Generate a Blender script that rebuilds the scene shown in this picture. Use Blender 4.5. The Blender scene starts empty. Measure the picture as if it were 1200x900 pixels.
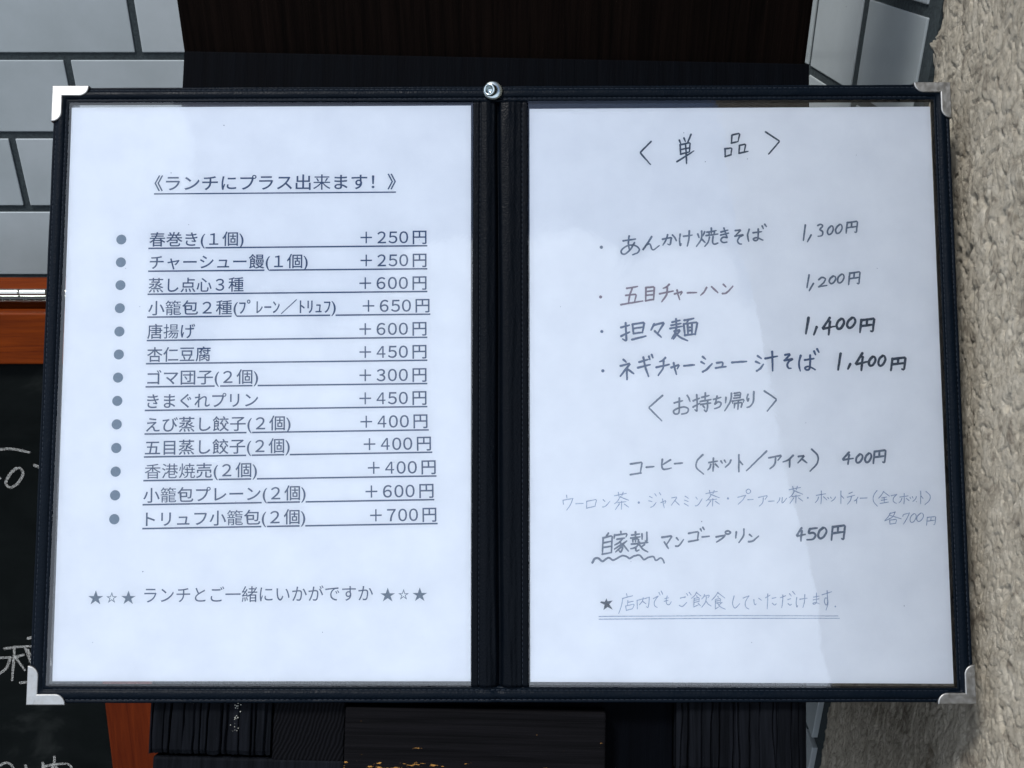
import bpy, bmesh, math, random
from mathutils import Vector, Matrix, noise

R = math.radians
scene = bpy.context.scene
col = scene.collection
random.seed(7)

# ------------------------------------------------------------------ camera
EYE = Vector((0.0, 0.0, 1.30))
PITCH = R(27.0)
cam_data = bpy.data.cameras.new('camera')
cam_data.sensor_width = 36.0
cam_data.lens = 34.5
cam_data.clip_start = 0.01
cam_data.clip_end = 500.0
cam = bpy.data.objects.new('camera', cam_data)
col.objects.link(cam)
cam.location = EYE
cam.rotation_euler = (R(90.0) - PITCH, 0.0, 0.0)
scene.camera = cam

# ------------------------------------------------------------------ sky, sun, exposure
SUN_ELEV, SUN_AZ = R(64.0), R(238.0)      # azimuth measured from +Y towards +X
world = bpy.data.worlds.new('World')
scene.world = world
world.use_nodes = True
wn, wl = world.node_tree.nodes, world.node_tree.links
wn.clear()
w_out = wn.new('ShaderNodeOutputWorld')
w_bg = wn.new('ShaderNodeBackground')
w_bg.inputs['Strength'].default_value = 0.10
sky = wn.new('ShaderNodeTexSky')
sky.sky_type = 'NISHITA'
sky.sun_disc = False
sky.sun_elevation = SUN_ELEV
sky.sun_rotation = SUN_AZ
# broken cloud: the sky's own light, whitened where cloud stands
tc = wn.new('ShaderNodeTexCoord')
cl = wn.new('ShaderNodeTexNoise')
cl.inputs['Scale'].default_value = 2.8
cl.inputs['Detail'].default_value = 7.0
cl.inputs['Roughness'].default_value = 0.5
cr = wn.new('ShaderNodeValToRGB')
cr.color_ramp.elements[0].position = 0.50
cr.color_ramp.elements[1].position = 0.525
cloud = wn.new('ShaderNodeMixRGB')
cloud.blend_type = 'MIX'
cloud.inputs['Color2'].default_value = (8.6, 9.6, 11.2, 1)
cmap = wn.new('ShaderNodeMapping')
cmap.inputs['Location'].default_value = (0.0, 0.0, 0.0)
wl.new(tc.outputs['Generated'], cmap.inputs['Vector'])
wl.new(cmap.outputs['Vector'], cl.inputs['Vector'])
sz = wn.new('ShaderNodeSeparateXYZ')
wl.new(tc.outputs['Generated'], sz.inputs['Vector'])
ml = wn.new('ShaderNodeMath'); ml.operation = 'MULTIPLY_ADD'      # more cloud low down, clearer overhead
ml.inputs[1].default_value = -0.62; ml.inputs[2].default_value = 0.45
wl.new(sz.outputs['Z'], ml.inputs[0])
sm_ = wn.new('ShaderNodeMath'); sm_.operation = 'ADD'
wl.new(cl.outputs['Fac'], sm_.inputs[0]); wl.new(ml.outputs[0], sm_.inputs[1])
wl.new(sm_.outputs[0], cr.inputs['Fac'])
wl.new(cr.outputs['Color'], cloud.inputs['Fac'])
wl.new(sky.outputs['Color'], cloud.inputs['Color1'])
wl.new(cloud.outputs['Color'], w_bg.inputs['Color'])
wl.new(w_bg.outputs['Background'], w_out.inputs['Surface'])

sun_data = bpy.data.lights.new('sun', 'SUN')
sun_data.energy = 2.6
sun_data.angle = R(11.0)
sun_data.color = (1.0, 0.985, 0.96)
sun = bpy.data.objects.new('sun', sun_data)
col.objects.link(sun)
to_sun = Vector((math.sin(SUN_AZ) * math.cos(SUN_ELEV), math.cos(SUN_AZ) * math.cos(SUN_ELEV), math.sin(SUN_ELEV)))
sun.rotation_euler = to_sun.to_track_quat('Z', 'Y').to_euler()

vs = scene.view_settings
scene.display_settings.display_device = 'sRGB'
vs.view_transform = 'Standard'
vs.look = 'None'
vs.gamma = 1.0
vs.use_curve_mapping = False
vs.exposure = 1.27
scene.cycles.max_bounces = 12
scene.cycles.transparent_max_bounces = 16

# ------------------------------------------------------------------ helpers
def tag(o, label=None, cat=None, group=None, kind=None):
    if label: o['label'] = label
    if cat: o['category'] = cat
    if group: o['group'] = group
    if kind: o['kind'] = kind
    return o

def thing(name, label, cat, matrix, group=None):
    o = bpy.data.objects.new(name, None)
    o.empty_display_size = 0.05
    col.objects.link(o)
    o.matrix_world = matrix
    return tag(o, label, cat, group)

def link_mesh(name, mesh, mats, parent=None, smooth=False):
    if not isinstance(mats, (list, tuple)): mats = [mats]
    for m in mats: mesh.materials.append(m)
    if smooth:
        for p in mesh.polygons: p.use_smooth = True
    o = bpy.data.objects.new(name, mesh)
    col.objects.link(o)
    if parent is not None: o.parent = parent
    return o

def bm_obj(name, bm, mats, parent=None, smooth=False):
    me = bpy.data.meshes.new(name)
    bmesh.ops.recalc_face_normals(bm, faces=bm.faces)
    bm.to_mesh(me); bm.free()
    return link_mesh(name, me, mats, parent, smooth)

def py_obj(name, verts, faces, mats, parent=None, smooth=False, fmat=None):
    me = bpy.data.meshes.new(name)
    me.from_pydata(verts, [], faces)
    me.update()
    o = link_mesh(name, me, mats, parent, smooth)
    if fmat:
        for p, k in zip(me.polygons, fmat): p.material_index = k
    return o

def box(bm, x0, x1, y0, y1, z0, z1, bev=0.0, seg=2, mat=0):
    vs_ = [bm.verts.new((x, y, z)) for x in (x0, x1) for y in (y0, y1) for z in (z0, z1)]
    f = [(0, 1, 3, 2), (4, 6, 7, 5), (0, 4, 5, 1), (2, 3, 7, 6), (0, 2, 6, 4), (1, 5, 7, 3)]
    fs = [bm.faces.new([vs_[i] for i in q]) for q in f]
    bmesh.ops.recalc_face_normals(bm, faces=fs)
    if bev > 0:
        es = list({e for q in fs for e in q.edges})
        r = bmesh.ops.bevel(bm, geom=es, offset=bev, segments=seg, affect='EDGES', profile=0.6)
        fs = r['faces'] + [q for q in fs if q.is_valid]
    for q in fs:
        if q.is_valid: q.material_index = mat

def prism(bm, pts, z0, z1):
    b = [bm.verts.new((x, y, z0)) for x, y in pts]
    t = [bm.verts.new((x, y, z1)) for x, y in pts]
    n = len(pts)
    bm.faces.new(b[::-1]); top = bm.faces.new(t)
    for i in range(n): bm.faces.new((b[i], b[(i + 1) % n], t[(i + 1) % n], t[i]))
    return top

def lathe(bm, prof, seg=40, M=None):
    rings = []
    for r, z in prof:
        rings.append([bm.verts.new((r * math.cos(2 * math.pi * k / seg), r * math.sin(2 * math.pi * k / seg), z)) for k in range(seg)])
    for a, b in zip(rings, rings[1:]):
        for k in range(seg): bm.faces.new((a[k], a[(k + 1) % seg], b[(k + 1) % seg], b[k]))
    bm.faces.new(rings[0][::-1]); bm.faces.new(rings[-1])
    if M is not None: bmesh.ops.transform(bm, matrix=M, verts=[v for q in rings for v in q])

def grid(nx, ny, fn):
    verts = [fn(i / nx, j / ny) for j in range(ny + 1) for i in range(nx + 1)]
    faces = [(j * (nx + 1) + i, j * (nx + 1) + i + 1, (j + 1) * (nx + 1) + i + 1, (j + 1) * (nx + 1) + i) for j in range(ny) for i in range(nx)]
    return verts, faces

def sm(a, b, x):
    t = max(0.0, min(1.0, (x - a) / (b - a)))
    return t * t * (3 - 2 * t)

def nz(x, y, z=0.0): return noise.noise(Vector((x, y, z)))

def frame(origin, ex, ey, ez):
    M = Matrix.Identity(4)
    for k, v in enumerate((ex, ey, ez)):
        for i in range(3): M[i][k] = v[i]
    for i in range(3): M[i][3] = origin[i]
    return M

# ------------------------------------------------------------------ materials
def mat(name, base, rough=0.5, metal=0.0, spec=0.5):
    m = bpy.data.materials.new(name); m.use_nodes = True
    b = m.node_tree.nodes['Principled BSDF']
    b.inputs['Base Color'].default_value = (*base, 1)
    b.inputs['Roughness'].default_value = rough
    b.inputs['Metallic'].default_value = metal
    b.inputs['Specular IOR Level'].default_value = spec
    return m, m.node_tree.nodes, m.node_tree.links, b

def coords(n, l, scale=(1, 1, 1), rot=(0, 0, 0)):
    t = n.new('ShaderNodeTexCoord'); mp = n.new('ShaderNodeMapping')
    mp.inputs['Scale'].default_value = scale
    mp.inputs['Rotation'].default_value = rot
    l.new(t.outputs['Object'], mp.inputs['Vector'])
    return mp.outputs['Vector']

def noise_tex(n, l, vec, scale, detail=4, rough=0.55, dist=0.0):
    t = n.new('ShaderNodeTexNoise')
    t.inputs['Scale'].default_value = scale; t.inputs['Detail'].default_value = detail
    t.inputs['Roughness'].default_value = rough; t.inputs['Distortion'].default_value = dist
    l.new(vec, t.inputs['Vector'])
    return t.outputs['Fac']

def ramp(n, l, fac, stops):
    r = n.new('ShaderNodeValToRGB')
    e = r.color_ramp.elements
    while len(e) < len(stops): e.new(0.5)
    for k, (p, c) in enumerate(stops):
        e[k].position = p; e[k].color = (*c, 1) if len(c) == 3 else c
    l.new(fac, r.inputs['Fac'])
    return r.outputs['Color']

def bump(n, l, b, height, strength, dist, prev=None):
    k = n.new('ShaderNodeBump')
    k.inputs['Strength'].default_value = strength; k.inputs['Distance'].default_value = dist
    l.new(height, k.inputs['Height'])
    if prev is not None: l.new(prev, k.inputs['Normal'])
    l.new(k.outputs['Normal'], b.inputs['Normal'])
    return k.outputs['Normal']

def mixc(n, l, fac, a, c, mode='MIX'):
    m = n.new('ShaderNodeMixRGB'); m.blend_type = mode
    for sock, v in (('Fac', fac), ('Color1', a), ('Color2', c)):
        if isinstance(v, (int, float)): m.inputs[sock].default_value = v
        elif isinstance(v, tuple): m.inputs[sock].default_value = (*v, 1)
        else: l.new(v, m.inputs[sock])
    return m.outputs['Color']

def leather_mat(name, base):
    m, n, l, b = mat(name, base, 0.42, 0, 0.035)
    v = coords(n, l)
    vo = n.new('ShaderNodeTexVoronoi'); vo.inputs['Scale'].default_value = 1100
    l.new(v, vo.inputs['Vector'])
    p = bump(n, l, b, vo.outputs['Distance'], 0.35, 0.0003)
    bump(n, l, b, noise_tex(n, l, v, 160, 4), 0.3, 0.0006, p)
    rr = ramp(n, l, noise_tex(n, l, v, 60, 4), [(0.3, (0.34,) * 3), (0.7, (0.55,) * 3)])
    l.new(rr, b.inputs['Roughness'])
    return m
M_LEATHER = leather_mat('black_leatherette', (0.0008, 0.0021, 0.0042))
M_TRIM = leather_mat('black_leatherette_trim', (0.0007, 0.0013, 0.0024))
M_THREAD = mat('dark_thread', (0.006, 0.009, 0.014), 0.6, 0, 0.1)[0]

def paper_mat():
    m, n, l, b = mat('white_paper', (0.84, 0.85, 0.86), 0.75, 0, 0.3)
    v = coords(n, l)
    l.new(ramp(n, l, noise_tex(n, l, v, 45, 5), [(0.3, (0.80, 0.81, 0.825)), (0.7, (0.86, 0.868, 0.876))]), b.inputs['Base Color'])
    bump(n, l, b, noise_tex(n, l, v, 1500, 3), 0.08, 0.0002)
    return m
M_PAPER = paper_mat()

def ink(name, c, c2, scale=900):
    m, n, l, b = mat(name, c, 0.6, 0, 0.3)
    v = coords(n, l)
    l.new(ramp(n, l, noise_tex(n, l, v, scale, 3), [(0.35, c), (0.65, c2)]), b.inputs['Base Color'])
    return m
INK = {
    'print': ink('printed_ink', (0.014, 0.042, 0.105), (0.026, 0.062, 0.135)),
    'bullet': ink('bullet_ink', (0.115, 0.175, 0.23), (0.14, 0.2, 0.26)),
    'star': ink('star_ink', (0.07, 0.11, 0.16), (0.11, 0.16, 0.21)),
    'dark': ink('dark_marker_ink', (0.02, 0.03, 0.05), (0.06, 0.09, 0.13)),
    'blue': ink('blue_black_marker_ink', (0.04, 0.075, 0.16), (0.08, 0.13, 0.22)),
    'mid': ink('veiled_marker_ink', (0.09, 0.12, 0.17), (0.17, 0.21, 0.27)),  # paleness is the pocket's reflection put into the ink colour
    'red': ink('reddish_marker_ink', (0.15, 0.10, 0.14), (0.2, 0.16, 0.2)),
    'thin': ink('grey_blue_pen_ink', (0.2, 0.26, 0.38), (0.36, 0.43, 0.55), 700),
}

def vinyl_mat():
    m = bpy.data.materials.new('clear_vinyl'); m.use_nodes = True
    n, l = m.node_tree.nodes, m.node_tree.links
    n.clear()
    o = n.new('ShaderNodeOutputMaterial'); mx = n.new('ShaderNodeMixShader')
    t = n.new('ShaderNodeBsdfTransparent'); t.inputs['Color'].default_value = (0.985, 0.99, 0.995, 1)
    g = n.new('ShaderNodeBsdfGlossy'); g.inputs['Roughness'].default_value = 0.03
    f = n.new('ShaderNodeFresnel'); f.inputs['IOR'].default_value = 1.62
    v = coords(n, l)
    bk = n.new('ShaderNodeBump'); bk.inputs['Strength'].default_value = 0.12; bk.inputs['Distance'].default_value = 0.002
    l.new(noise_tex(n, l, v, 9, 2), bk.inputs['Height'])
    bk2 = n.new('ShaderNodeBump'); bk2.inputs['Strength'].default_value = 0.10; bk2.inputs['Distance'].default_value = 0.0006
    l.new(noise_tex(n, l, v, 42, 3, 0.5, 1.0), bk2.inputs['Height']); l.new(bk.outputs['Normal'], bk2.inputs['Normal'])
    l.new(bk2.outputs['Normal'], g.inputs['Normal'])
    l.new(ramp(n, l, noise_tex(n, l, v, 22, 6, 0.65, 0.7), [(0.45, (0.015,) * 3), (0.68, (0.07,) * 3)]), g.inputs['Roughness'])
    l.new(f.outputs['Fac'], mx.inputs['Fac'])
    l.new(t.outputs['BSDF'], mx.inputs[1]); l.new(g.outputs['BSDF'], mx.inputs[2])
    l.new(mx.outputs['Shader'], o.inputs['Surface'])
    return m
M_VINYL = vinyl_mat()

def metal_mat(name, base, rough):
    m, n, l, b = mat(name, base, rough, 1.0)
    v = coords(n, l)
    l.new(ramp(n, l, noise_tex(n, l, v, 420, 5), [(0.3, (rough * 0.75,) * 3), (0.7, (rough * 1.3,) * 3)]), b.inputs['Roughness'])
    bump(n, l, b, noise_tex(n, l, v, 300, 4), 0.06, 0.0004)
    return m
M_CORNER = metal_mat('brushed_nickel', (0.3, 0.3, 0.29), 0.42)
n_, l_ = M_CORNER.node_tree.nodes, M_CORNER.node_tree.links
l_.new(ramp(n_, l_, noise_tex(n_, l_, coords(n_, l_, (150, 150, 150)), 1.0, 8, 0.75, 0.6), [(0.27, (0.13, 0.127, 0.12)), (0.40, (0.225, 0.223, 0.215)), (0.7, (0.265, 0.263, 0.255))]), n_['Principled BSDF'].inputs['Base Color'])
M_ZINC = metal_mat('zinc_steel', (0.30, 0.34, 0.34), 0.22)
M_CHROME = mat('chrome', (0.33, 0.32, 0.285), 0.2, 1.0)[0]

def blackwood_mat(name, c0, c1, grain, chips=None, rough=0.6):
    m, n, l, b = mat(name, c0, rough, 0, 0.015)
    v = coords(n, l, grain)
    f = noise_tex(n, l, v, 1.0, 6, 0.6, 0.4)
    base = ramp(n, l, f, [(0.3, c0), (0.72, c1)])
    if chips:
        v2 = coords(n, l)
        sep = n.new('ShaderNodeSeparateXYZ'); l.new(v2, sep.inputs['Vector'])
        mr = n.new('ShaderNodeMapRange')
        mr.inputs['From Min'].default_value = chips[0]; mr.inputs['From Max'].default_value = chips[1]
        mr.inputs['To Min'].default_value = 0.0; mr.inputs['To Max'].default_value = 0.36
        l.new(sep.outputs['Y'], mr.inputs['Value'])
        ad = n.new('ShaderNodeMath'); ad.operation = 'ADD'
        l.new(noise_tex(n, l, coords(n, l, (75, 260, 200)), 1.0, 5, 0.65), ad.inputs[0]); l.new(mr.outputs['Result'], ad.inputs[1])
        mk = ramp(n, l, ad.outputs[0], [(0.70, (0, 0, 0)), (0.715, (1, 1, 1))])
        raw = ramp(n, l, noise_tex(n, l, coords(n, l, (120, 900, 300)), 1.0, 3), [(0.3, (0.10, 0.045, 0.010)), (0.7, (0.24, 0.125, 0.034))])
        base = mixc(n, l, mk, base, raw)
    l.new(base, b.inputs['Base Color'])
    bump(n, l, b, f, 0.5, 0.0012)
    return m
M_POST = blackwood_mat('weathered_black_wood', (0.0008, 0.0010, 0.0014), (0.0040, 0.0046, 0.0062), (260, 14, 260))
M_BLOCK = blackwood_mat('black_stained_rail', (0.0012, 0.0012, 0.0014), (0.0032, 0.0030, 0.0036), (12, 420, 300), chips=(-0.1888, -0.1990))
M_DARK = blackwood_mat('dark_stained_wood', (0.0003, 0.0004, 0.0008), (0.0006, 0.0009, 0.0016), (200, 12, 200), rough=0.7)
M_BROWN = blackwood_mat('dark_brown_board', (0.0007, 0.0004, 0.0003), (0.0034, 0.0019, 0.0014), (260, 260, 10), rough=0.65)

def endgrain_mat():
    m, n, l, b = mat('arched_grain_wood', (0.01, 0.011, 0.013), 0.6, 0, 0.015)
    v = coords(n, l)
    mp = n.new('ShaderNodeMapping'); mp.inputs['Location'].default_value = (0.185, 0.150, 0)
    l.new(v, mp.inputs['Vector'])
    w = n.new('ShaderNodeTexWave'); w.wave_type = 'RINGS'; w.rings_direction = 'Z'
    w.inputs['Scale'].default_value = 165; w.inputs['Distortion'].default_value = 5.5; w.inputs['Detail'].default_value = 3
    w.inputs['Detail Scale'].default_value = 0.6
    l.new(mp.outputs['Vector'], w.inputs['Vector'])
    l.new(ramp(n, l, w.outputs['Fac'], [(0.2, (0.0009, 0.0009, 0.0012)), (0.8, (0.0024, 0.0025, 0.0032))]), b.inputs['Base Color'])
    bump(n, l, b, w.outputs['Fac'], 0.35, 0.0008)
    return m
M_ARCH = endgrain_mat()

def redwood_mat():
    m, n, l, b = mat('red_brown_stained_wood', (0.2, 0.04, 0.01), 0.5, 0, 0.035)
    f = noise_tex(n, l, coords(n, l, (14, 260, 260)), 1.0, 6, 0.6, 0.5)
    l.new(ramp(n, l, f, [(0.25, (0.036, 0.005, 0.0006)), (0.75, (0.094, 0.0165, 0.001))]), b.inputs['Base Color'])
    bump(n, l, b, f, 0.25, 0.0006)
    return m
M_RED = redwood_mat()

def slate_mat():
    m, n, l, b = mat('blackboard_surface', (0.012, 0.015, 0.015), 0.75, 0, 0.03)
    f = noise_tex(n, l, coords(n, l, (9, 16, 9)), 1.0, 7, 0.65, 0.8)
    l.new(ramp(n, l, f, [(0.35, (0.0008, 0.0014, 0.0014)), (0.58, (0.002, 0.0028, 0.0028)), (0.78, (0.010, 0.0115, 0.011))]), b.inputs['Base Color'])
    return m
M_SLATE = slate_mat()

def chalk_mat():
    m, n, l, b = mat('white_chalk', (0.36, 0.36, 0.34), 0.95, 0, 0.05)
    f = noise_tex(n, l, coords(n, l), 700, 5, 0.75)
    l.new(ramp(n, l, f, [(0.34, (0.0, 0.0, 0.0)), (0.68, (0.62, 0.62, 0.62))]), b.inputs['Alpha'])   # the board shows between the grains
    return m
M_CHALK = chalk_mat()

def tile_mats():
    m, n, l, b = mat('white_glazed_tile', (0.52, 0.54, 0.55), 0.22, 0, 0.5)
    geo = n.new('ShaderNodeNewGeometry')
    tone = ramp(n, l, geo.outputs['Random Per Island'], [(0.0, (0.205, 0.226, 0.232)), (1.0, (0.237, 0.257, 0.263))])
    v = coords(n, l)
    dirt = ramp(n, l, noise_tex(n, l, v, 16, 6, 0.62), [(0.35, (0.86, 0.87, 0.86)), (0.7, (1, 1, 1))])
    speck = ramp(n, l, noise_tex(n, l, v, 130, 2, 0.5), [(0.19, (0.16, 0.13, 0.09)), (0.21, (1, 1, 1))])
    l.new(mixc(n, l, 1.0, mixc(n, l, 1.0, tone, dirt, 'MULTIPLY'), speck, 'MULTIPLY'), b.inputs['Base Color'])
    bump(n, l, b, noise_tex(n, l, v, 55, 3), 0.05, 0.001)
    g, n, l, b2 = mat('dark_grout', (0.02, 0.025, 0.03), 0.85, 0, 0.2)
    f = noise_tex(n, l, coords(n, l), 420, 5, 0.6)
    l.new(ramp(n, l, f, [(0.3, (0.010, 0.014, 0.016)), (0.72, (0.022, 0.030, 0.032))]), b2.inputs['Base Color'])
    bump(n, l, b2, f, 0.5, 0.001)
    return m, g
M_TILE, M_GROUT = tile_mats()

def stucco_mat():
    m, n, l, b = mat('beige_stucco', (0.5, 0.46, 0.38), 0.85, 0, 0.25)
    v = coords(n, l)
    f = noise_tex(n, l, coords(n, l, (90, 90, 60)), 1.0, 6, 0.6, 1.2)
    c = ramp(n, l, f, [(0.28, (0.085, 0.07, 0.054)), (0.45, (0.215, 0.192, 0.15)), (0.75, (0.295, 0.27, 0.222))])
    st = ramp(n, l, noise_tex(n, l, coords(n, l, (40, 40, 26)), 1.0, 4, 0.6), [(0.30, (0.34, 0.30, 0.25)), (0.40, (1, 1, 1))])
    l.new(mixc(n, l, 0.85, c, st, 'MULTIPLY'), b.inputs['Base Color'])
    bump(n, l, b, noise_tex(n, l, coords(n, l, (420, 420, 300)), 1.0, 6, 0.7, 1.5), 0.9, 0.0018)
    return m
M_STUCCO = stucco_mat()

def ground_mat():
    m, n, l, b = mat('asphalt', (0.05, 0.05, 0.05), 0.9)
    l.new(ramp(n, l, noise_tex(n, l, coords(n, l), 3, 8, 0.65), [(0.3, (0.04, 0.04, 0.04)), (0.7, (0.07, 0.07, 0.068))]), b.inputs['Base Color'])
    return m
M_GROUND = ground_mat()

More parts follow.
